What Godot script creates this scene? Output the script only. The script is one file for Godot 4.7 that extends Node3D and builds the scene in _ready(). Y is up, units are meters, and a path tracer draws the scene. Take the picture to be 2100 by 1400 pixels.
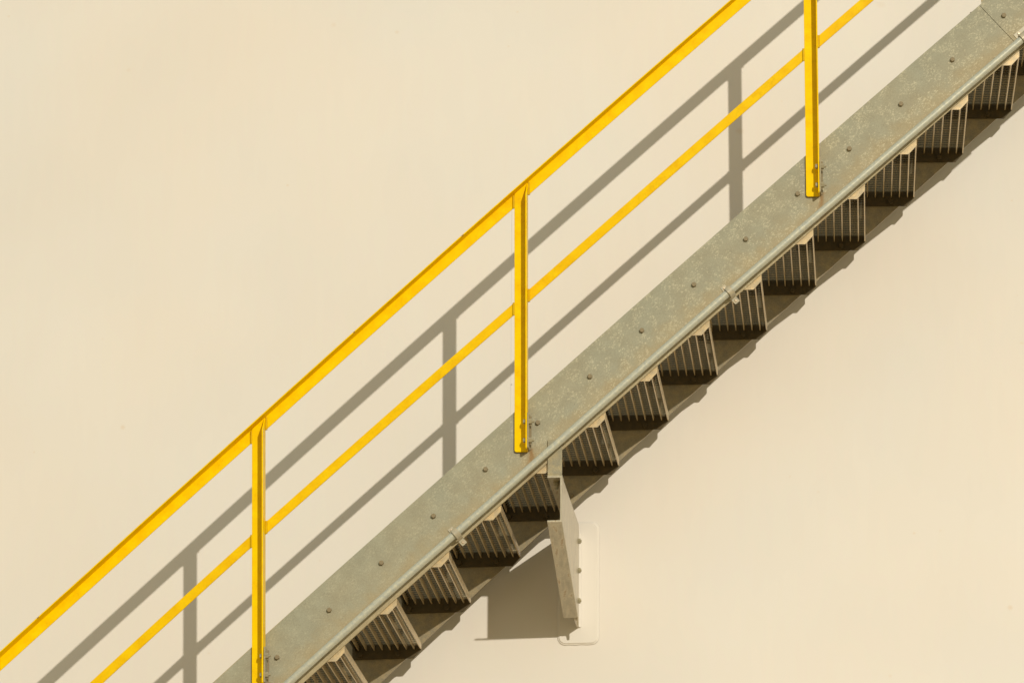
extends Node3D
# A stair that winds up the shell of a cream storage tank. Stair coordinates: a = arc length (metres) along the outer
# stringer face, h = height above the first tread bolt, e = distance outward from the outer stringer face.

const RAD := 21.825085          # radius of the outer stringer face
const T0 := -0.10911490         # azimuth of a = 0
const Y0 := 12.634662           # height of h = 0 above the ground
const RUN := 0.23
const RISE := 0.20705215
const WALL := -0.925            # e of the tank shell
const INNER := -0.784           # e of the inner stringer face
const TANK_R := RAD + WALL

var slope := atan2(RISE, RUN)
var c_s := cos(slope)
var s_s := sin(slope)
var rng := RandomNumberGenerator.new()
var M := {}


func _ready() -> void:
	rng.seed = 7
	make_camera()
	make_light()
	make_materials()
	make_ground()
	make_tank()
	make_stair()
	make_guardrail()
	make_bracket()
	make_conduit()


# ---------------------------------------------------------------- camera, light

func make_camera() -> void:
	var cam := Camera3D.new()
	cam.name = "camera"
	cam.keep_aspect = Camera3D.KEEP_HEIGHT
	cam.fov = rad_to_deg(2.0 * atan(700.0 / 19929.0412))
	cam.near = 1.0
	cam.far = 400.0
	var psi := -0.03832704644
	var p := 0.28905403
	var rho := 0.0056887922
	var f := Vector3(sin(psi) * cos(p), sin(p), -cos(psi) * cos(p))
	var r := Vector3(cos(psi), 0, sin(psi))
	var u := r.cross(f)
	var r2 := r * cos(rho) + u * sin(rho)
	var u2 := u * cos(rho) - r * sin(rho)
	cam.transform = Transform3D(Basis(r2, u2, -f), Vector3(0, 1.6, RAD + 41.07481190))
	add_child(cam)
	cam.current = true


func make_light() -> void:
	var env := Environment.new()
	env.background_mode = Environment.BG_SKY
	var sm := ProceduralSkyMaterial.new()
	sm.sky_top_color = Color(0.70, 0.735, 0.73)
	sm.sky_horizon_color = Color(0.955, 0.895, 0.735)
	sm.sky_curve = 0.25
	sm.sky_energy_multiplier = 0.97
	sm.ground_horizon_color = Color(0.72, 0.66, 0.52)
	sm.ground_bottom_color = Color(0.55, 0.50, 0.40)
	sm.sun_angle_max = 25.0
	sm.sun_curve = 0.12
	var sky := Sky.new()
	sky.sky_material = sm
	env.sky = sky
	env.ambient_light_source = Environment.AMBIENT_SOURCE_SKY
	env.tonemap_mode = Environment.TONE_MAPPER_LINEAR
	env.tonemap_exposure = 1.04
	env.sdfgi_enabled = true
	env.ssao_enabled = true
	env.ssil_enabled = true
	var we := WorldEnvironment.new()
	we.name = "environment"
	we.environment = env
	add_child(we)
	var sun := DirectionalLight3D.new()
	sun.name = "sun"
	sun.light_color = Color(1.0, 0.965, 0.90)
	sun.light_energy = 0.80
	sun.light_angular_distance = 0.55
	sun.shadow_enabled = true
	var az := deg_to_rad(20.3)
	var el := deg_to_rad(15.27)
	var to := Vector3(sin(az) * cos(el), sin(el), cos(az) * cos(el))
	sun.transform = Transform3D(Basis.looking_at(-to, Vector3.UP), Vector3.ZERO)
	add_child(sun)


# ---------------------------------------------------------------- coordinates

func at(a: float, h: float, e: float) -> Vector3:
	var t := T0 + a / RAD
	return Vector3((RAD + e) * sin(t), Y0 + h, (RAD + e) * cos(t))


func sn(s: float, n: float, e: float) -> Vector3:   # s along the stair slope, n square to it in the stringer face
	return at(s * c_s - n * s_s, s * s_s + n * c_s, e)


func s_of(a: float, n: float) -> float:
	return (a + n * s_s) / c_s


func frame(a: float, h: float, tilt := 0.0) -> Transform3D:
	var b := Basis(Vector3.UP, T0 + a / RAD)
	if tilt != 0.0:
		b = b * Basis(Vector3(0, 0, 1), tilt)
	return Transform3D(b, at(a, h, 0.0))


# ---------------------------------------------------------------- nodes

func thing(called: String, label: String, category: String, where: Vector3) -> Node3D:
	var o := Node3D.new()
	o.name = called
	o.position = where
	o.set_meta("label", label)
	o.set_meta("category", category)
	add_child(o, true)
	return o


func numbered(called: String, parent: Node) -> String:
	var k := 0
	var n := called
	while parent.has_node(NodePath(n)):
		k += 1
		n = "%s_%03d" % [called, k]
	return n


func put(called: String, mesh: Mesh, mat: Material, parent: Node, xf := Transform3D.IDENTITY) -> MeshInstance3D:
	var o := MeshInstance3D.new()
	o.name = numbered(called, parent)
	o.mesh = mesh
	o.material_override = mat
	o.transform = xf
	o.cast_shadow = GeometryInstance3D.SHADOW_CASTING_SETTING_ON
	parent.add_child(o, true)
	return o


func tool() -> SurfaceTool:
	var st := SurfaceTool.new()
	st.begin(Mesh.PRIMITIVE_TRIANGLES)
	return st


func tri(st: SurfaceTool, p: Array, n: Vector3, uv: Array) -> void:
	var order := [0, 1, 2]
	if (p[1] - p[0]).cross(p[2] - p[0]).dot(n) > 0.0:
		order = [0, 2, 1]
	for i in order:
		st.set_normal(n)
		st.set_uv(uv[i])
		st.add_vertex(p[i])


func quad(st: SurfaceTool, a: Vector3, b: Vector3, c: Vector3, d: Vector3, n: Vector3, uv := [Vector2.ZERO, Vector2.ZERO, Vector2.ZERO, Vector2.ZERO]) -> void:
	tri(st, [a, b, c], n, [uv[0], uv[1], uv[2]])
	tri(st, [a, c, d], n, [uv[0], uv[2], uv[3]])


func box(st: SurfaceTool, lo: Vector3, hi: Vector3) -> void:
	var v := []
	for i in 8:
		v.append(Vector3(hi.x if i & 1 else lo.x, hi.y if i & 2 else lo.y, hi.z if i & 4 else lo.z))
	quad(st, v[0], v[2], v[6], v[4], Vector3.LEFT)
	quad(st, v[1], v[3], v[7], v[5], Vector3.RIGHT)
	quad(st, v[0], v[1], v[5], v[4], Vector3.DOWN)
	quad(st, v[2], v[3], v[7], v[6], Vector3.UP)
	quad(st, v[0], v[1], v[3], v[2], Vector3.FORWARD)
	quad(st, v[4], v[5], v[7], v[6], Vector3.BACK)


# a flat polygon (u, v) pushed along w; U, V, W are the axes; bevel chamfers the far (w1) rim
func prism(st: SurfaceTool, poly: PackedVector2Array, U: Vector3, V: Vector3, W: Vector3, w0: float, w1: float, bevel := 0.0) -> void:
	var n := poly.size()
	var area := 0.0
	for i in n:
		area += poly[i].cross(poly[(i + 1) % n])
	if area < 0.0:
		poly.reverse()
	var top := poly
	var wb := w1
	if bevel > 0.0:
		top = PackedVector2Array()
		wb = w1 - bevel * signf(w1 - w0)
		for i in n:
			var d0 := (poly[i] - poly[(i + n - 1) % n]).normalized()
			var d1 := (poly[(i + 1) % n] - poly[i]).normalized()
			var m := (Vector2(-d0.y, d0.x) + Vector2(-d1.y, d1.x)).normalized()
			var k := bevel / maxf(0.4, m.dot(Vector2(-d0.y, d0.x)))
			top.append(poly[i] + m * k)
	var idx := Geometry2D.triangulate_polygon(poly)
	var sg := signf(w1 - w0)
	for t in range(0, idx.size(), 3):
		var lo := []
		var hi := []
		for q in 3:
			var a := poly[idx[t + q]]
			var b := top[idx[t + q]]
			lo.append(U * a.x + V * a.y + W * w0)
			hi.append(U * b.x + V * b.y + W * w1)
		tri(st, lo, -W * sg, [Vector2.ZERO, Vector2.ZERO, Vector2.ZERO])
		tri(st, hi, W * sg, [Vector2.ZERO, Vector2.ZERO, Vector2.ZERO])
	for i in n:
		var a := poly[i]
		var b := poly[(i + 1) % n]
		var d := (b - a).normalized()
		var nr := U * d.y - V * d.x
		var A := U * a.x + V * a.y
		var B := U * b.x + V * b.y
		quad(st, A + W * w0, B + W * w0, B + W * wb, A + W * wb, nr)
		if bevel > 0.0:
			var a2 := top[i]
			var b2 := top[(i + 1) % n]
			quad(st, A + W * wb, B + W * wb, U * b2.x + V * b2.y + W * w1, U * a2.x + V * a2.y + W * w1, (nr + W * sg).normalized())


# a closed section in (n, e), swept along the stair from s0 to s1; off shifts n as a function of a
func sweep(st: SurfaceTool, sec: PackedVector2Array, s0: float, s1: float, steps: int, off: Callable, org: Vector3, smooth := false) -> void:
	var n := sec.size()
	var area := 0.0
	for i in n:
		area += sec[i].cross(sec[(i + 1) % n])
	if area < 0.0:
		sec.reverse()
	var cen := Vector2.ZERO
	for q in sec:
		cen += q / n
	var ring := []
	for k in steps + 1:
		var s := lerpf(s0, s1, float(k) / steps)
		var o: float = off.call(s * c_s)
		var row := []
		for q in sec:
			row.append(sn(s, q.x + o, q.y) - org)
		ring.append(row)
	for k in steps:
		var s := lerpf(s0, s1, (k + 0.5) / steps)
		var t := T0 + s * c_s / RAD
		var E := Vector3(sin(t), 0, cos(t))
		var A := Vector3(cos(t), 0, -sin(t))
		var N := Vector3.UP * c_s - A * s_s
		for i in n:
			var j := (i + 1) % n
			var d := (sec[j] - sec[i]).normalized()
			var nr := (N * d.y - E * d.x).normalized()
			var p := [ring[k][i], ring[k][j], ring[k + 1][j], ring[k + 1][i]]
			if smooth:
				var ni := (N * (sec[i] - cen).x + E * (sec[i] - cen).y).normalized()
				var nj := (N * (sec[j] - cen).x + E * (sec[j] - cen).y).normalized()
				quad_smooth(st, p, [ni, nj, nj, ni])
			else:
				quad(st, p[0], p[1], p[2], p[3], nr)
	var idx := Geometry2D.triangulate_polygon(sec)
	for side in 2:
		var row: Array = ring[0] if side == 0 else ring[steps]
		var t := T0 + (s0 if side == 0 else s1) * c_s / RAD
		var S := Vector3(cos(t), 0, -sin(t)) * c_s + Vector3.UP * s_s
		for q in range(0, idx.size(), 3):
			tri(st, [row[idx[q]], row[idx[q + 1]], row[idx[q + 2]]], -S if side == 0 else S, [Vector2.ZERO, Vector2.ZERO, Vector2.ZERO])


func quad_smooth(st: SurfaceTool, p: Array, nn: Array) -> void:
	var flip: bool = (p[1] - p[0]).cross(p[2] - p[0]).dot(nn[0] + nn[1]) > 0.0
	for i in ([0, 2, 1, 0, 3, 2] if flip else [0, 1, 2, 0, 2, 3]):
		st.set_normal(nn[i])
		st.set_uv(Vector2.ZERO)
		st.add_vertex(p[i])


# a curved plate between two heights at each of the arcs given: cols = [[a, low, high], ...]
func plate(st: SurfaceTool, cols: Array, e0: float, e1: float, org: Vector3) -> void:
	for k in cols.size() - 1:
		var p: Array = cols[k]
		var q: Array = cols[k + 1]
		if q[0] - p[0] < 1e-6:
			continue
		var t: float = T0 + 0.5 * (p[0] + q[0]) / RAD
		var E := Vector3(sin(t), 0, cos(t))
		var A := Vector3(cos(t), 0, -sin(t))
		for side in 2:
			var e := e0 if side == 0 else e1
			var n := -E if side == 0 else E
			var uv := [puv(p[0], p[1]), puv(p[0], p[2]), puv(q[0], q[2]), puv(q[0], q[1])]
			quad(st, at(p[0], p[1], e) - org, at(p[0], p[2], e) - org, at(q[0], q[2], e) - org, at(q[0], q[1], e) - org, n, uv)
		for side in 2:
			var i := 1 + side
			var dn: Vector3 = (A * (q[0] - p[0]) + Vector3.UP * (q[i] - p[i])).normalized()
			var n := dn.cross(E) * (1.0 if side == 0 else -1.0)
			if n.y * (1.0 if side == 1 else -1.0) < 0.0:
				n = -n
			quad(st, at(p[0], p[i], e0) - org, at(p[0], p[i], e1) - org, at(q[0], q[i], e1) - org, at(q[0], q[i], e0) - org, n, [puv(p[0], p[i]), puv(p[0], p[i]), puv(q[0], q[i]), puv(q[0], q[i])])
	for side in 2:
		var p: Array = cols[0] if side == 0 else cols[cols.size() - 1]
		if p[2] - p[1] < 1e-5:
			continue
		var t: float = T0 + p[0] / RAD
		var A := Vector3(cos(t), 0, -sin(t)) * (-1.0 if side == 0 else 1.0)
		quad(st, at(p[0], p[1], e0) - org, at(p[0], p[2], e0) - org, at(p[0], p[2], e1) - org, at(p[0], p[1], e1) - org, A)


func puv(a: float, h: float) -> Vector2:   # u: 6 m of slope, v: 0 at the stringer's lower edge, 0.28 m to the upper
	var n := h * c_s - a * s_s
	var s := h * s_s + a * c_s
	return Vector2((s + 1.2) / 6.0, 1.0 - (n + 0.166) / 0.28)


func rounded(lo: Vector2, hi: Vector2, r: float, steps := 4, which := [true, true, true, true]) -> PackedVector2Array:
	var out := PackedVector2Array()
	var cs := [Vector2(lo.x, lo.y), Vector2(hi.x, lo.y), Vector2(hi.x, hi.y), Vector2(lo.x, hi.y)]
	var inw := [Vector2(1, 1), Vector2(-1, 1), Vector2(-1, -1), Vector2(1, -1)]
	for k in 4:
		if not which[k]:
			out.append(cs[k])
			continue
		var c: Vector2 = cs[k] + inw[k] * r
		for q in steps + 1:
			var an := PI + k * PI / 2 + q * PI / 2 / steps
			out.append(c + Vector2(cos(an), sin(an)) * r)
	return out


func hexagon(r: float, turn := 0.0, sides := 6) -> PackedVector2Array:
	var out := PackedVector2Array()
	for k in sides:
		out.append(Vector2(cos(turn + TAU * k / sides), sin(turn + TAU * k / sides)) * r)
	return out


func bolt_mesh(r: float, tall: float, turn: float) -> ArrayMesh:    # a chamfered hexagon head on the +z side
	var st := tool()
	prism(st, hexagon(r, turn), Vector3.RIGHT, Vector3.UP, Vector3.BACK, 0.0, tall, 0.0012)
	return st.commit()


# ---------------------------------------------------------------- materials

func lin(r: float, g: float, b: float) -> Color:
	return Color(r, g, b).linear_to_srgb()


func noise(freq: float, sd: int, oct := 4) -> FastNoiseLite:
	var f := FastNoiseLite.new()
	f.seed = sd
	f.noise_type = FastNoiseLite.TYPE_SIMPLEX_SMOOTH
	f.frequency = freq
	f.fractal_octaves = oct
	return f


func image_of(w: int, hgt: int, fn: Callable) -> ImageTexture:
	var data := PackedByteArray()
	data.resize(w * hgt * 3)
	var i := 0
	for y in hgt:
		for x in w:
			var c: Color = fn.call(x, y)
			data[i] = clampi(int(c.r * 255.0 + 0.5), 0, 255)
			data[i + 1] = clampi(int(c.g * 255.0 + 0.5), 0, 255)
			data[i + 2] = clampi(int(c.b * 255.0 + 0.5), 0, 255)
			i += 3
	var im := Image.create_from_data(w, hgt, false, Image.FORMAT_RGB8, data)
	im.generate_mipmaps()
	return ImageTexture.create_from_image(im)


func mat(col: Color, rough: float, metal := 0.0, spec := 0.5) -> StandardMaterial3D:
	var m := StandardMaterial3D.new()
	m.albedo_color = col
	m.roughness = rough
	m.metallic = metal
	m.metallic_specular = spec
	return m


func tri_tex(m: StandardMaterial3D, tex: Texture2D, per_metre: float) -> StandardMaterial3D:
	m.albedo_texture = tex
	m.uv1_triplanar = true
	m.uv1_world_triplanar = true
	m.uv1_scale = Vector3.ONE * per_metre
	return m


# periodic noise over a square of n pixels (blend of four shifted samples)
func wrapped(f: FastNoiseLite, x: float, y: float, n: float, sx := 1.0, sy := 1.0) -> float:
	var u := smoothstep(0.0, 1.0, x / n)
	var v := smoothstep(0.0, 1.0, y / n)
	var a := f.get_noise_2d(x * sx, y * sy)
	var b := f.get_noise_2d((x - n) * sx, y * sy)
	var c := f.get_noise_2d(x * sx, (y - n) * sy)
	var d := f.get_noise_2d((x - n) * sx, (y - n) * sy)
	return lerpf(lerpf(a, b, u), lerpf(c, d, u), v)


func spots(w: int, hgt: int, count: int, sd: int, clump: FastNoiseLite, rmin: float, rmax: float, cut: float, asp := 1.0) -> PackedFloat32Array:
	var out := PackedFloat32Array()
	out.resize(w * hgt)
	var g := RandomNumberGenerator.new()
	g.seed = sd
	for k in count:
		var x := g.randf() * w
		var y := g.randf() * hgt
		var take := clump.get_noise_2d(x * asp, y) + g.randf() * 0.7
		var r := lerpf(rmin, rmax, pow(g.randf(), 2.5))
		var st := lerpf(0.35, 1.0, g.randf())
		var sq := lerpf(0.6, 1.0, g.randf()) * asp
		if take < cut:
			continue
		for yy in range(int(y - r - 1), int(y + r + 2)):
			for xx in range(int(x - r / asp - 1), int(x + r / asp + 2)):
				var d := Vector2((xx - x) * sq, yy - y).length() / r
				if d < 1.0:
					var i := posmod(yy, hgt) * w + posmod(xx, w)
					out[i] = maxf(out[i], st * (1.0 - d * d))
	return out


func make_materials() -> void:
	# cream tank paint: faint broad mottling and vertical wash marks
	var n1 := noise(0.003, 11, 3)
	var n2 := noise(0.05, 12, 3)
	var mk := spots(1024, 1024, 70, 13, n2, 1.0, 4.0, 0.25)
	var paint := image_of(1024, 1024, func(x, y):
		var v := wrapped(n1, x, y, 1024.0) * 0.030 + wrapped(n2, x, y, 1024.0, 1.2, 0.2) * 0.006
		var w := wrapped(n1, y, x, 1024.0) * 0.016
		var c := Color(0.985 + v * 0.6 + w, 0.985 + v * 0.7, 0.985 + v * 0.8 - w)
		return c.lerp(Color(0.93, 0.84, 0.74), mk[int(y) * 1024 + int(x)] * 0.35))
	var tp := mat(lin(0.728, 0.688, 0.625), 0.55, 0.0, 0.3)
	tp.albedo_texture = paint
	M.tank = tp
	M.pad = mat(lin(0.705, 0.665, 0.60), 0.55, 0.0, 0.3)

	# yellow paint
	var n3 := noise(0.02, 21, 4)
	var n4 := noise(0.13, 22, 2)
	var ytex := image_of(256, 256, func(x, y):
		var v := wrapped(n3, x, y, 256.0) * 0.09 + wrapped(n4, x, y, 256.0) * 0.03
		var w := smoothstep(0.10, 0.45, wrapped(n4, x, y, 256.0, 0.5, 0.5)) * 0.03
		return Color(0.965 + v * 0.45 - w, 0.95 + v - w * 0.6, 0.95 + v))
	M.yellow = tri_tex(mat(lin(0.95, 0.635, 0.0), 0.3, 0.0, 0.2), ytex, 2.5)
	M.yellow_weld = tri_tex(mat(lin(0.66, 0.43, 0.0), 0.45, 0.0, 0.2), ytex, 6.0)
	M.yellow_faded = tri_tex(mat(lin(0.86, 0.555, 0.003), 0.36, 0.0, 0.2), ytex, 2.2)

	# zinc of the stringer, laid along its length: spangle flecks, lower half blended toward tan, rust runs
	var W := 2048
	var H := 256
	var g1 := noise(0.010, 31, 4)
	var g2 := noise(0.12, 32, 3)
	var g3 := noise(0.004, 33, 2)
	var cl := noise(0.012, 34, 3)
	var fl := spots(W, H, 60000, 35, cl, 1.3, 3.7, 0.46, 2.68)
	var dk := spots(W, H, 9000, 36, noise(0.02, 37, 2), 1.5, 3.2, 0.5, 2.68)
	var drips := []                     # rust runs below the posts' cleats: [u pixel, v pixel, length, strength]
	for q in [[0.886, 0.690], [2.178, 1.850], [-0.27, -0.34]]:
		drips.append([q[0], q[1]])
	var ztex := image_of(W, H, func(x, y):
		var s: float = x / float(W) * 6.0 - 1.2
		var n: float = (1.0 - (y + 0.5) / H) * 0.28 - 0.166
		var a := s * c_s - n * s_s
		var h := s * s_s + n * c_s
		var t := g1.get_noise_2d(x * 2.68, y)
		var f := g2.get_noise_2d(x * 2.68, y)
		var big := g3.get_noise_2d(x * 2.68, y)
		var base := Color(0.605, 0.583, 0.492)
		var cool := Color(0.580, 0.576, 0.502)
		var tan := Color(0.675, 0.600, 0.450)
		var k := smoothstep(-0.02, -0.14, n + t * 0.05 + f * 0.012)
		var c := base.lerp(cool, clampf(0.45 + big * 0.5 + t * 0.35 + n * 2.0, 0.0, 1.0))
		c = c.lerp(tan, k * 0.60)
		c = c * (1.0 + f * 0.05 + t * 0.05)
		var i: int = int(y) * W + int(x)
		c = c.lerp(Color(0.82, 0.79, 0.67), fl[i] * lerpf(0.28, 0.72, smoothstep(0.22, 0.5, x / float(W))))
		c = c * (1.0 + (fposmod(sin(x * 12.9898 + y * 78.233) * 43758.5453, 1.0) - 0.5) * 0.09)
		c = c.lerp(Color(0.42, 0.40, 0.33), dk[i] * 0.30)
		for d in drips:
			var dx: float = a - d[0] + 0.05 * (d[1] - h) + t * 0.012
			var dy: float = d[1] - h
			if dy > -0.02 and dy < 0.16:
				var wdt := 0.006 + 0.10 * maxf(dy, 0.0)
				var q := exp(-dx * dx / (2.0 * wdt * wdt)) * smoothstep(0.16, 0.0, dy)
				c = c.lerp(Color(0.52, 0.36, 0.18), q * 0.6)
		return c)
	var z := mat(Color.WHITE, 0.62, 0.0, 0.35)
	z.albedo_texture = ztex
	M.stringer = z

	# zinc of the smaller parts
	var z1 := noise(0.03, 41, 4)
	var z2 := noise(0.16, 42, 2)
	var zfl := spots(512, 512, 5000, 43, noise(0.02, 44, 2), 1.0, 3.0, 0.45)
	var zt := image_of(512, 512, func(x, y):
		var t := wrapped(z1, x, y, 512.0)
		var f := wrapped(z2, x, y, 512.0)
		var c := Color(0.90, 0.90, 0.88).lerp(Color(0.99, 0.95, 0.86), clampf(0.5 + t * 1.2, 0.0, 1.0)) * (0.94 + f * 0.10 + t * 0.08)
		return c.lerp(Color(1, 1, 0.98), zfl[int(y) * 512 + int(x)] * 0.5))
	M.zinc = tri_tex(mat(lin(0.42, 0.39, 0.29), 0.34, 0.0, 0.4), zt, 1.6)
	M.grating = tri_tex(mat(lin(0.78, 0.65, 0.45), 0.26, 0.25, 0.5), zt, 2.0)
	M.rod = tri_tex(mat(lin(0.19, 0.175, 0.115), 0.5, 0.0, 0.5), zt, 2.0)
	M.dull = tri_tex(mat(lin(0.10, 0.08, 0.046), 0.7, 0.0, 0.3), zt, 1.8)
	M.conduit = tri_tex(mat(lin(0.57, 0.605, 0.565), 0.42, 0.1, 0.5), zt, 3.0)
	M.strap = tri_tex(mat(lin(0.55, 0.52, 0.43), 0.4, 0.1, 0.5), zt, 3.0)
	M.bolt = tri_tex(mat(lin(0.30, 0.25, 0.165), 0.6, 0.0, 0.4), zt, 9.0)
	var b1 := noise(0.010, 45, 4)
	var b2 := noise(0.07, 46, 3)
	var bt := image_of(512, 512, func(x, y):
		var t := wrapped(b1, x, y, 512.0, 2.2, 0.7)
		var f := wrapped(b2, x, y, 512.0)
		var c := Color(0.98, 0.97, 0.94) * clampf(0.92 + t * 0.22 + f * 0.08, 0.6, 1.0)
		return c.lerp(Color(0.66, 0.52, 0.38), smoothstep(0.22, 0.5, t - f * 0.2) * 0.5))
	M.bracket = tri_tex(mat(lin(0.60, 0.55, 0.44), 0.30, 0.4, 0.5), bt, 2.4)
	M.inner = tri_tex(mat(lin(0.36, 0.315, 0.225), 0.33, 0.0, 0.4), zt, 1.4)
	M.screw = mat(lin(0.75, 0.62, 0.46), 0.3, 0.6)
	M.rust = mat(lin(0.20, 0.11, 0.04), 0.8)
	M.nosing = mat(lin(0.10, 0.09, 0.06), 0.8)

	var gn := noise(0.02, 51, 4)
	var gt := image_of(256, 256, func(x, y):
		var v := wrapped(gn, x, y, 256.0) * 0.2
		return Color(0.92 + v, 0.92 + v, 0.92 + v))
	M.ground = mat(lin(0.58, 0.43, 0.21), 0.9, 0.0, 0.2)
	M.ground.albedo_texture = gt
	M.ground.uv1_scale = Vector3(120, 120, 1)


# ---------------------------------------------------------------- ground and tank

func make_ground() -> void:
	var pm := PlaneMesh.new()
	pm.size = Vector2(600, 600)
	var o := put("ground", pm, M.ground, self)
	o.set_meta("kind", "structure")
	o.set_meta("label", "pale sandy ground below the cream storage tank")
	o.set_meta("category", "ground")


func make_tank() -> void:
	var tank := thing("storage_tank", "huge cream painted steel storage tank whose curved wall fills the background", "storage tank", Vector3.ZERO)
	var st := tool()
	var segs := 720
	var tall := 19.0
	for k in segs:
		var t0 := TAU * k / segs
		var t1 := TAU * (k + 1) / segs
		var n0 := Vector3(sin(t0), 0, cos(t0))
		var n1 := Vector3(sin(t1), 0, cos(t1))
		var p := [n0 * TANK_R, n0 * TANK_R + Vector3.UP * tall, n1 * TANK_R + Vector3.UP * tall, n1 * TANK_R]
		var nn := [n0, n0, n1, n1]
		var u0 := k * 26.0 / segs
		var u1 := (k + 1) * 26.0 / segs
		var uv := [Vector2(u0, 0), Vector2(u0, -tall / 5.0), Vector2(u1, -tall / 5.0), Vector2(u1, 0)]
		for i in [0, 1, 2, 0, 2, 3]:
			st.set_normal(nn[i])
			st.set_uv(uv[i])
			st.add_vertex(p[i])
	put("shell_wall", st.commit(), M.tank, tank)
	var rf := tool()
	for k in 96:
		var t0 := TAU * k / 96
		var t1 := TAU * (k + 1) / 96
		tri(rf, [Vector3(sin(t0) * TANK_R, tall, cos(t0) * TANK_R), Vector3(sin(t1) * TANK_R, tall, cos(t1) * TANK_R), Vector3(0, tall + 1.6, 0)], Vector3.UP, [Vector2.ZERO, Vector2.ZERO, Vector2.ZERO])
	put("roof", rf.commit(), M.tank, tank)

	# the vertical weld of two shell plates, ground nearly flush: a low bead with a few proud drops
	var wl := tool()
	var xf := frame(0.695, 1.28)
	var bead := PackedVector2Array([Vector2(-0.006, WALL - 0.001), Vector2(0.006, WALL - 0.001), Vector2(0.0035, WALL + 0.0012), Vector2(-0.0035, WALL + 0.0012)])
	prism(wl, bead, Vector3.RIGHT, Vector3.BACK, Vector3.UP, -0.86, 0.86)
	for q in [[-0.045, 0.48], [-0.044, 0.44], [-0.042, 0.20], [-0.046, 0.61]]:
		prism(wl, hexagon(0.004, 0.3, 8), Vector3.RIGHT, Vector3.UP, Vector3.BACK, WALL - 0.001, WALL + 0.0025, 0.002)
	put("weld_seam", wl.commit(), M.tank, tank, xf)

	# reinforcing pad with its weld, and the lug that carries the bracket
	var pf := frame(1.0155, 0.343)
	var pd := tool()
	prism(pd, rounded(Vector2(-0.0895, -0.281), Vector2(0.0895, 0.281), 0.032, 6), Vector3.RIGHT, Vector3.UP, Vector3.BACK, WALL - 0.004, WALL + 0.009, 0.005)
	var pad := put("reinforcing_pad", pd.commit(), M.pad, tank, pf)
	var wb := tool()
	weld_ring(wb, rounded(Vector2(-0.0895, -0.281), Vector2(0.0895, 0.281), 0.032, 6), 0.0045, WALL + 0.001)
	put("weld_bead", wb.commit(), M.pad, pad)
	var lg := tool()
	prism(lg, rounded(Vector2(0.0, -0.206), Vector2(0.135, 0.227), 0.016, 4, [false, true, true, false]), Vector3.BACK, Vector3.UP, Vector3.RIGHT, -0.0095, 0.0005, 0.001)

	put("bracket_lug", lg.commit(), M.pad, tank, frame(1.029, 0.343) * Transform3D(Basis.IDENTITY, Vector3(-0.0090, 0, WALL + 0.0105)))
	var wl2 := tool()
	prism(wl2, PackedVector2Array([Vector2(0, 0), Vector2(0.009, 0), Vector2(0, 0.009)]), Vector3.RIGHT, Vector3.BACK, Vector3.UP, -0.206, 0.227)
	put("weld_bead", wl2.commit(), M.pad, tank, frame(1.029, 0.343) * Transform3D(Basis.IDENTITY, Vector3(-0.0085, 0, WALL + 0.0105)))


func weld_ring(st: SurfaceTool, poly: PackedVector2Array, r: float, z: float) -> void:
	var g := RandomNumberGenerator.new()
	g.seed = 5
	var pts := PackedVector2Array()
	var n := poly.size()
	for i in n:
		var a := poly[i]
		var b := poly[(i + 1) % n]
		var k := maxi(1, int(a.distance_to(b) / 0.012))
		for q in k:
			pts.append(a.lerp(b, float(q) / k))
	n = pts.size()
	var rows := []
	for i in n:
		var d := (pts[(i + 1) % n] - pts[(i + n - 1) % n]).normalized()
		var out := Vector2(d.y, -d.x)
		var rr := r * g.randf_range(0.75, 1.2)
		var row := []
		for q in 5:
			var an := PI * q / 4.0
			var p := pts[i] + out * cos(an) * rr
			row.append([Vector3(p.x, p.y, z + sin(an) * rr * 0.75), Vector3(out.x * cos(an), out.y * cos(an), sin(an))])
		rows.append(row)
	for i in n:
		var A: Array = rows[i]
		var B: Array = rows[(i + 1) % n]
		for q in 4:
			quad_smooth(st, [A[q][0], A[q + 1][0], B[q + 1][0], B[q][0]], [A[q][1], A[q + 1][1], B[q + 1][1], B[q][1]])


# ---------------------------------------------------------------- stair

const TOP_N := 0.109
const LOW_N := -0.1652
const SEAM_S := 3.974


func top_h(a: float) -> float:
	var bow := 0.010 * smoothstep(0.7, -0.5, a)
	return a * RISE / RUN + TOP_N / c_s + bow


func low_h(a: float) -> float:
	return a * RISE / RUN + LOW_N / c_s


func seam_h(a: float, s: float) -> float:      # the square cut across the stringer at s
	return (s - a * c_s) / s_s


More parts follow.
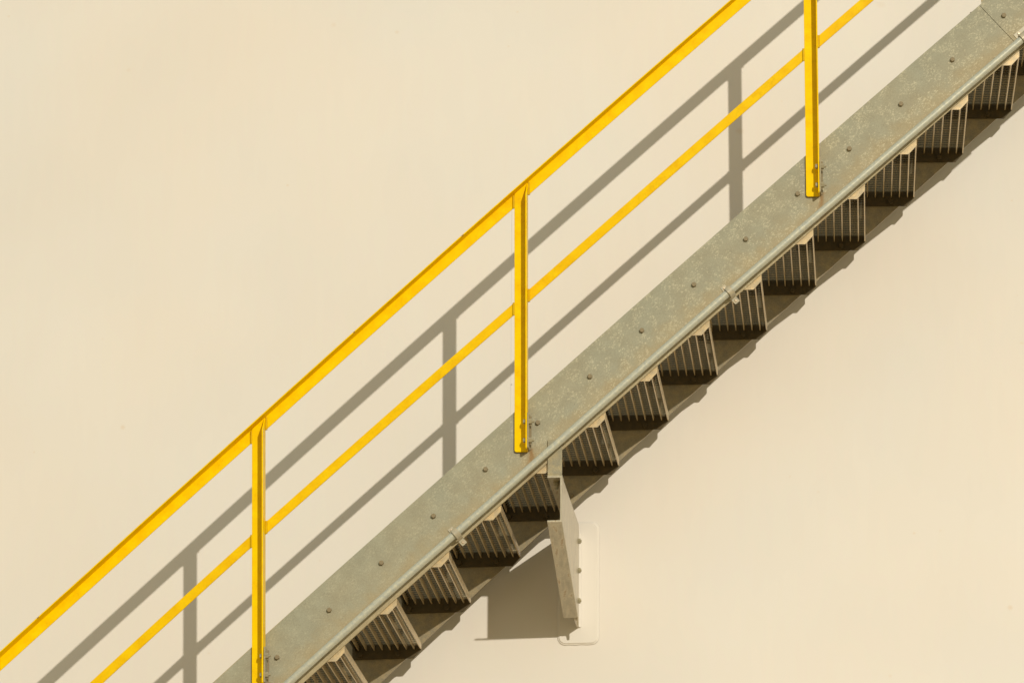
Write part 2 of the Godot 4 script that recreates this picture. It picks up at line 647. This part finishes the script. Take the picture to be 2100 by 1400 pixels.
func make_stair() -> void:
	var org := at(1.2, -0.4, -0.4)
	org.y = 0.0
	var stair := thing("staircase", "galvanized steel staircase with grating treads climbing the cream tank wall", "staircase", at(1.2, 0.6, -0.4))
	var so := stair.position
	var a0 := -1.05
	var a1 := 4.3

	# outer stringer, two lengths that meet in a square joint
	var cut_a := SEAM_S * c_s - TOP_N * s_s
	var cut_b := SEAM_S * c_s - LOW_N * s_s
	var cols := []
	for k in 41:
		var a := lerpf(a0, cut_a, k / 40.0)
		cols.append([a, low_h(a), top_h(a)])
	for k in range(1, 5):
		var a := lerpf(cut_a, cut_b, k / 4.0)
		cols.append([a, low_h(a), clampf(seam_h(a, SEAM_S), low_h(a), top_h(a))])
	var st := tool()
	plate(st, cols, -0.008, 0.0, so)
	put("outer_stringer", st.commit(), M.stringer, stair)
	cols = []
	var s2 := SEAM_S + 0.0022
	var c2 := s2 * c_s - TOP_N * s_s
	var d2 := s2 * c_s - LOW_N * s_s
	var list := [c2, 2.8895, 2.8897, 2.93, 2.97, 3.01, 3.04, d2]
	for k in 12:
		list.append(lerpf(d2, a1, (k + 1) / 12.0))
	for a in list:
		var hi: float = top_h(a) if a < 2.8896 else top_h(a) + 0.16
		hi = maxf(hi, top_h(a))
		cols.append([a, maxf(low_h(a), seam_h(a, s2)), hi])
	st = tool()
	plate(st, cols, -0.0075, 0.0005, so)
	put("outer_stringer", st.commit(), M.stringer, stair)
	# the splice plate behind the joint
	st = tool()
	cols = []
	for k in 6:
		var a := lerpf(2.84, 3.10, k / 5.0)
		cols.append([a, maxf(low_h(a) + 0.02, seam_h(a, SEAM_S - 0.05)), minf(top_h(a) - 0.02, seam_h(a, SEAM_S + 0.06))])
	for c in cols:
		c[2] = maxf(c[2], c[1])
	plate(st, cols, -0.016, -0.0083, so)
	put("splice_plate", st.commit(), M.dull, stair)

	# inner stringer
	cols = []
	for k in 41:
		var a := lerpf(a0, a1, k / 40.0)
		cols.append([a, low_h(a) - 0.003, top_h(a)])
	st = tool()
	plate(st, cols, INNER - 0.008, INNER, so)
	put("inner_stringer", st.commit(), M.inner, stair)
	var clip := bolt_mesh(0.011, 0.012, 0.3)
	put("bolt", clip, M.bolt, stair, Transform3D(Basis.IDENTITY, -so) * frame(0.995, 0.715) * Transform3D(Basis.IDENTITY, Vector3(0, 0, INNER)))

	make_treads(stair)

	# cleats that hold the guardrail posts
	for q in POSTS:
		var cl := tool()
		prism(cl, rounded(Vector2(0.001, 0.006), Vector2(0.061, 0.168), 0.004, 2), Vector3.BACK, Vector3.UP, Vector3.RIGHT, 0.0004, 0.0064, 0.001)
		var xf := Transform3D(Basis.IDENTITY, -so) * frame(q[0], q[1])
		var c := put("post_cleat", cl.commit(), M.zinc, stair, xf)
		var wl := tool()
		prism(wl, PackedVector2Array([Vector2(0, 0), Vector2(0.007, 0), Vector2(0, 0.007)]), Vector3.RIGHT, Vector3.BACK, Vector3.UP, 0.01, 0.165)
		put("weld_bead", wl.commit(), M.bolt, c, Transform3D(Basis.IDENTITY, Vector3(0.0064, 0, 0)))


func make_treads(stair: Node3D) -> void:
	var so := stair.position
	# local: x = 0 at the back face, y = 0 at the bars' lower edge, z = 0 at the outer stringer face
	var bar := tool()
	prism(bar, PackedVector2Array([Vector2(-0.0025, 0.0), Vector2(0.0025, 0.0), Vector2(0.0025, 0.03), Vector2(-0.0025, 0.03)]), Vector3.RIGHT, Vector3.UP, Vector3.BACK, -0.7778, -0.0132)
	var bar_mesh := bar.commit()
	var rods := tool()
	var count := 22
	for k in count:
		var z := -0.032 - k * 0.0345
		var seg := 26
		var prev := []
		for i in seg + 1:
			var x := lerpf(-0.292, -0.001, float(i) / seg)
			var tw := x / 0.0362 * PI
			var row := []
			for c in 4:
				var an := tw + c * PI / 2
				row.append(Vector3(x, 0.0228 + sin(an) * 0.0033, z + cos(an) * 0.0033))
			if i > 0:
				for c in 4:
					var d := (c + 1) % 4
					var n: Vector3 = (row[c] + row[d] - 2.0 * Vector3(x, 0.0228, z))
					quad(rods, prev[c], prev[d], row[d], row[c], n.normalized())
			prev = row
	var rod_mesh := rods.commit()
	var ends := PackedVector2Array([Vector2(-0.312, -0.040), Vector2(-0.036, -0.040), Vector2(0.0, 0.0005), Vector2(0.0, 0.031), Vector2(-0.312, 0.031)])
	var e1 := tool()
	prism(e1, ends, Vector3.RIGHT, Vector3.UP, Vector3.BACK, -0.0132, -0.0084)
	var e2 := tool()
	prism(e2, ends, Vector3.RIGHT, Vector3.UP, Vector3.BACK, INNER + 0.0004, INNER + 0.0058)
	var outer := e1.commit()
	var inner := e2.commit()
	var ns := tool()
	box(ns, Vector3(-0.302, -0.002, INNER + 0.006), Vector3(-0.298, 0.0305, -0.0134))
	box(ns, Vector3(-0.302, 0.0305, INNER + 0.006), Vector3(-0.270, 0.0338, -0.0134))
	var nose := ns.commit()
	var heads := []
	for k in 5:
		heads.append(bolt_mesh(0.0110, 0.0105, 0.2 + k * 0.23))
	var inner_nut := bolt_mesh(0.0125, 0.014, 0.4)
	for j in range(-3, 17):
		var ab := 0.298 + RUN * j
		var hb := 0.0180 + RISE * j
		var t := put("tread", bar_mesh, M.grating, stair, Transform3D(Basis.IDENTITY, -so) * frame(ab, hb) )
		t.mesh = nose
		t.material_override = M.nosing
		var xs := [-0.0025]
		for k in 8:
			xs.append(-0.0315 - 0.0362 * k)
		for x in xs:
			put("bearing_bar", bar_mesh, M.grating, t, Transform3D(Basis.IDENTITY, Vector3(x, 0, 0)))
		var r := put("cross_rods", rod_mesh, M.rod, t)
		r.set_meta("kind", "stuff")
		put("end_plate", outer, M.grating, t)
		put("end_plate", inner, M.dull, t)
		var idx: int = posmod(j * 3, 5)
		put("bolt", heads[idx], M.bolt, t, Transform3D(Basis.IDENTITY, Vector3(-0.298, -0.018, 0.0)))
		put("bolt", heads[(idx + 2) % 5], M.bolt, t, Transform3D(Basis.IDENTITY, Vector3(-0.108, -0.018, 0.0)))
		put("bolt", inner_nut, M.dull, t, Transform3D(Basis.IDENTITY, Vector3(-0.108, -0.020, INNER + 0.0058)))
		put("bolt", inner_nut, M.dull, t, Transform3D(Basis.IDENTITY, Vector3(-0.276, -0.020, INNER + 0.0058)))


# ---------------------------------------------------------------- guardrail

# posts: arc of the right-hand face at the foot, height of the foot, lean
const POSTS := [[-0.2795, -0.338, 0.0128], [0.8785, 0.694, 0.0057], [2.1680, 1.848, 0.0093], [3.500, 3.045, 0.006]]
const EXTRA_POST := [-1.62, -1.545, 0.008]


func along(table: Array, a: float) -> float:
	if a <= table[0][0]:
		return table[0][1]
	for k in table.size() - 1:
		if a <= table[k + 1][0]:
			return lerpf(table[k][1], table[k + 1][1], (a - table[k][0]) / (table[k + 1][0] - table[k][0]))
	return table[table.size() - 1][1]


const RAIL := [[-2.2, 1.130], [-1.477, 1.118], [-1.06, 1.108], [-0.354, 1.099], [0.875, 1.095], [1.668, 1.092], [4.0, 1.088]]
const MID := [[-2.2, 0.680], [-0.32, 0.672], [0.814, 0.652], [2.16, 0.650], [4.0, 0.648]]


func make_guardrail() -> void:
	var gr := thing("guardrail", "bright yellow steel guardrail with angle posts and flat middle rail along the stair", "guardrail", at(0.9, 0.7, 0.01))
	var go := gr.position
	var back := Transform3D(Basis.IDENTITY, -go)
	# handrail: an angle, one leg hanging at the back, the other pointing outward along the top
	var st := tool()
	var r := 0.0012
	var sec := PackedVector2Array([
		Vector2(0.0, 0.002), Vector2(0.0, 0.007 - r), Vector2(r, 0.007), Vector2(0.0425, 0.007), Vector2(0.0442, 0.0077), Vector2(0.045, 0.0095),
		Vector2(0.0450, 0.0555 - r), Vector2(0.0450 + r, 0.0555), Vector2(0.0502 - r, 0.0555), Vector2(0.0502, 0.0555 - r), Vector2(0.0502, 0.0035), Vector2(0.0487, 0.002)])
	sweep(st, sec, s_of(-2.1, 0.82), s_of(4.15, 0.82), 90, func(a): return along(RAIL, a - 0.82 * s_s) * c_s, go)
	put("handrail", st.commit(), M.yellow, gr)
	var rail: Node = gr.get_node("handrail")
	for q in [[-1.300, 0.007], [0.585, 0.008], [0.105, 0.006]]:
		var nn: float = along(RAIL, q[0]) * c_s + 0.0475
		var pt := sn(s_of(q[0], nn), nn, 0.0)
		var chip := tool()
		prism(chip, PackedVector2Array([Vector2(-q[1], -0.0026), Vector2(-q[1] * 0.2, -0.0032), Vector2(q[1], -0.0018), Vector2(q[1] * 0.7, 0.0004), Vector2(-q[1] * 0.5, 0.0006)]), Vector3.RIGHT, Vector3.UP, Vector3.BACK, 0.0550, 0.0558)
		put("rust_chip", chip.commit(), M.rust, rail, Transform3D(Basis(Vector3.UP, T0 + q[0] / RAD) * Basis(Vector3(0, 0, 1), slope), pt - go))
	st = tool()
	var flat := PackedVector2Array([Vector2(-0.0416, 0.002), Vector2(-0.0416, 0.0066), Vector2(-0.0408, 0.0074), Vector2(-0.0008, 0.0074), Vector2(0.0, 0.0066), Vector2(0.0, 0.002)])
	sweep(st, flat, s_of(-2.1, 0.48), s_of(4.15, 0.48), 90, func(a): return along(MID, a - 0.48 * s_s) * c_s, go)
	put("middle_rail", st.commit(), M.yellow_faded, gr)
	var nut := tool()
	prism(nut, hexagon(0.0130, 0.35), Vector3.UP, Vector3.BACK, Vector3.RIGHT, 0.0066, 0.0210, 0.0012)
	prism(nut, hexagon(0.0062, 0.0, 10), Vector3.UP, Vector3.BACK, Vector3.RIGHT, 0.0210, 0.0310, 0.001)
	var nut_mesh := nut.commit()
	var head := tool()
	prism(head, hexagon(0.0112, 0.1), Vector3.UP, Vector3.BACK, Vector3.RIGHT, -0.0055, -0.0180, 0.0012)
	var head_mesh := head.commit()
	var posts := POSTS.duplicate()
	posts.append(EXTRA_POST)
	var wb := tool()
	prism(wb, hexagon(0.0055, 0.2, 8), Vector3.RIGHT, Vector3.BACK, Vector3.UP, 0.0, 0.058, 0.001)
	var bead := wb.commit()
	for q in posts:
		var a: float = q[0]
		var foot: float = q[1]
		var lean: float = q[2]
		var ts := RISE / RUN
		# height of the handrail's inner corner above the foot, at x = 0
		var up := a * ts + (along(RAIL, a) * c_s + 0.0445) / c_s - foot - lean * 1.2 * ts
		var w := 0.0605
		var sl := ts
		var p := tool()
		var face := PackedVector2Array()
		for k in 5:
			var an := PI + PI / 2 * k / 4.0
			face.append(Vector2(-w + 0.010, 0.010) + Vector2(cos(an), sin(an)) * 0.010)
		face.append(Vector2(-0.0054, 0.0))
		face.append(Vector2(-0.0054, up - 0.0054 * sl))
		face.append(Vector2(-w, up - w * sl))
		prism(p, face, Vector3.RIGHT, Vector3.UP, Vector3.BACK, 0.008, 0.014, 0.0010)
		var leg := PackedVector2Array([Vector2(0.008, 0.0), Vector2(0.068, 0.0), Vector2(0.072, 0.004), Vector2(0.072, up - 0.076), Vector2(0.014, up - 0.008), Vector2(0.008, up - 0.004)])
		prism(p, leg, Vector3.BACK, Vector3.UP, Vector3.RIGHT, -0.0054, 0.0, 0.0010)
		var post := put("post", p.commit(), M.yellow, gr, back * frame(a, foot, lean))
		for y in [0.1275, 0.0415]:
			put("bolt", head_mesh, M.zinc, post, Transform3D(Basis.IDENTITY, Vector3(0, y, 0.050)))
			put("bolt", nut_mesh, M.zinc, post, Transform3D(Basis.IDENTITY, Vector3(0, y, 0.050)))
		# welds where the rails pass behind the post
		var hm := a * ts + along(MID, a) - foot
		for side in 2:
			var x := -w - 0.0035 if side == 0 else 0.0035
			put("weld_bead", bead, M.yellow_weld, post, Transform3D(Basis.IDENTITY, Vector3(x, hm - 0.057 + x * sl - lean * 0.7 * sl, 0.0085)))
			put("weld_bead", bead, M.yellow_weld, post, Transform3D(Basis.IDENTITY, Vector3(x, up - 0.0625 + x * sl, 0.0085)))


# ---------------------------------------------------------------- bracket

func make_bracket() -> void:
	var hb := 0.343
	var xf := frame(1.029, hb)
	var br := thing("support_bracket", "grey triangular steel bracket bolted between stair and tank wall", "bracket", xf.origin)
	var lx := Transform3D(xf.basis, Vector3.ZERO)
	var y := func(h: float) -> float: return h - hb
	var st := tool()
	var web := PackedVector2Array([Vector2(0.010, y.call(0.575)), Vector2(0.010, y.call(0.379)), Vector2(-0.776, y.call(0.148)), Vector2(-0.792, y.call(0.116)), Vector2(-0.800, y.call(0.116)), Vector2(-0.800, y.call(0.566)), Vector2(-0.790, y.call(0.575))])
	prism(st, web, Vector3.BACK, Vector3.UP, Vector3.RIGHT, -0.008, 0.0, 0.0012)
	put("web", st.commit(), M.bracket, br, lx)
	st = tool()
	box(st, Vector3(-0.0645, y.call(0.574), -0.79), Vector3(-0.0006, y.call(0.5815), 0.0104))
	put("top_flange", st.commit(), M.bracket, br, lx)
	st = tool()
	prism(st, PackedVector2Array([Vector2(0.0102, y.call(0.3795)), Vector2(0.0102, y.call(0.372)), Vector2(-0.766, y.call(0.1435)), Vector2(-0.768, y.call(0.151))]), Vector3.BACK, Vector3.UP, Vector3.RIGHT, -0.0645, -0.0005, 0.001)
	put("bottom_flange", st.commit(), M.bracket, br, lx)
	st = tool()
	prism(st, rounded(Vector2(-0.0645, y.call(0.590)), Vector2(-0.0008, y.call(0.7495)), 0.004, 2), Vector3.RIGHT, Vector3.UP, Vector3.BACK, 0.0012, 0.0092, 0.001)
	box(st, Vector3(-0.0640, y.call(0.5818), -0.075), Vector3(-0.0012, y.call(0.5902), 0.0088))
	put("clip_angle", st.commit(), M.zinc, br, lx)
	st = tool()
	prism(st, hexagon(0.0165, 0.0, 16), Vector3.RIGHT, Vector3.BACK, Vector3.DOWN, 0.0, 0.003)
	prism(st, hexagon(0.0140, 0.2), Vector3.RIGHT, Vector3.BACK, Vector3.DOWN, 0.003, 0.016, 0.001)
	prism(st, hexagon(0.0080, 0.0, 10), Vector3.RIGHT, Vector3.BACK, Vector3.DOWN, 0.016, 0.034, 0.001)
	put("bolt", st.commit(), M.zinc, br, lx * Transform3D(Basis.IDENTITY, Vector3(-0.030, y.call(0.574), -0.058)))
	for h in [0.498, 0.362, 0.222]:
		st = tool()
		prism(st, hexagon(0.0125, 0.5), Vector3.UP, Vector3.BACK, Vector3.RIGHT, 0.0002, 0.0105, 0.001)
		prism(st, hexagon(0.0065, 0.5, 10), Vector3.UP, Vector3.BACK, Vector3.RIGHT, 0.0105, 0.0145, 0.001)
		put("bolt", st.commit(), M.zinc, br, lx * Transform3D(Basis.IDENTITY, Vector3(0, y.call(h), -0.772)))


# ---------------------------------------------------------------- conduit

const PIPE := [[-1.0, -0.1835], [0.129, -0.1835], [0.619, -0.1912], [1.71, -0.1912], [2.694, -0.1960], [4.2, -0.198]]
const PIPE_E := 0.052
const PIPE_R := 0.0168


func make_conduit() -> void:
	var pipe := thing("conduit", "slim galvanized conduit pipe clipped along the lower edge of the stringer", "pipe", at(1.2, 0.9, PIPE_E))
	var po := pipe.position
	var st := tool()
	var ring := PackedVector2Array()
	for k in 20:
		ring.append(Vector2(cos(TAU * k / 20), sin(TAU * k / 20)) * PIPE_R + Vector2(0, PIPE_E))
	sweep(st, ring, s_of(-1.0, -0.13), s_of(4.25, -0.13), 80, func(a): return along(PIPE, a) * c_s, po, true)
	put("tube", st.commit(), M.conduit, pipe)
	for q in [[0.566, 0.026], [1.770, 0.026], [3.112, 0.125]]:
		var a: float = q[0]
		var n: float = along(PIPE, a) * c_s
		var s := s_of(a, n)
		var p := sn(s, n, 0.0)
		var t := T0 + a / RAD
		var xf := Transform3D(Basis(Vector3.UP, t) * Basis(Vector3(0, 0, 1), slope), p - po)
		var hw: float = q[1] * 0.5
		var arch := PackedVector2Array()
		var ro := PIPE_R + 0.0066
		var ri := PIPE_R + 0.0034
		arch.append(Vector2(-0.050, 0.0))
		arch.append(Vector2(-0.050, 0.0032))
		arch.append(Vector2(-ro, 0.0032))
		for k in 13:
			var an := PI - PI * k / 12.0
			arch.append(Vector2(cos(an) * ro, PIPE_E + sin(an) * ro))
		arch.append(Vector2(ro, 0.0032))
		arch.append(Vector2(0.050, 0.0032))
		arch.append(Vector2(0.050, 0.0))
		arch.append(Vector2(ri, 0.0))
		for k in 13:
			var an := PI * k / 12.0
			arch.append(Vector2(cos(an) * ri, PIPE_E + sin(an) * ri))
		arch.append(Vector2(-ri, 0.0))
		st = tool()
		prism(st, arch, Vector3.UP, Vector3.BACK, Vector3.RIGHT, -hw, hw)
		var strap := put("pipe_strap", st.commit(), M.strap, pipe, xf * Transform3D(Basis.IDENTITY, Vector3(0, 0, 0.0006)))
		for side in [-1, 1]:
			var sc := tool()
			prism(sc, hexagon(0.0062, 0.0, 12), Vector3.RIGHT, Vector3.UP, Vector3.BACK, 0.0030, 0.0072, 0.002)
			put("screw", sc.commit(), M.screw, strap, Transform3D(Basis.IDENTITY, Vector3(0.0 if hw < 0.02 else -hw + 0.022, side * 0.0385, 0)))
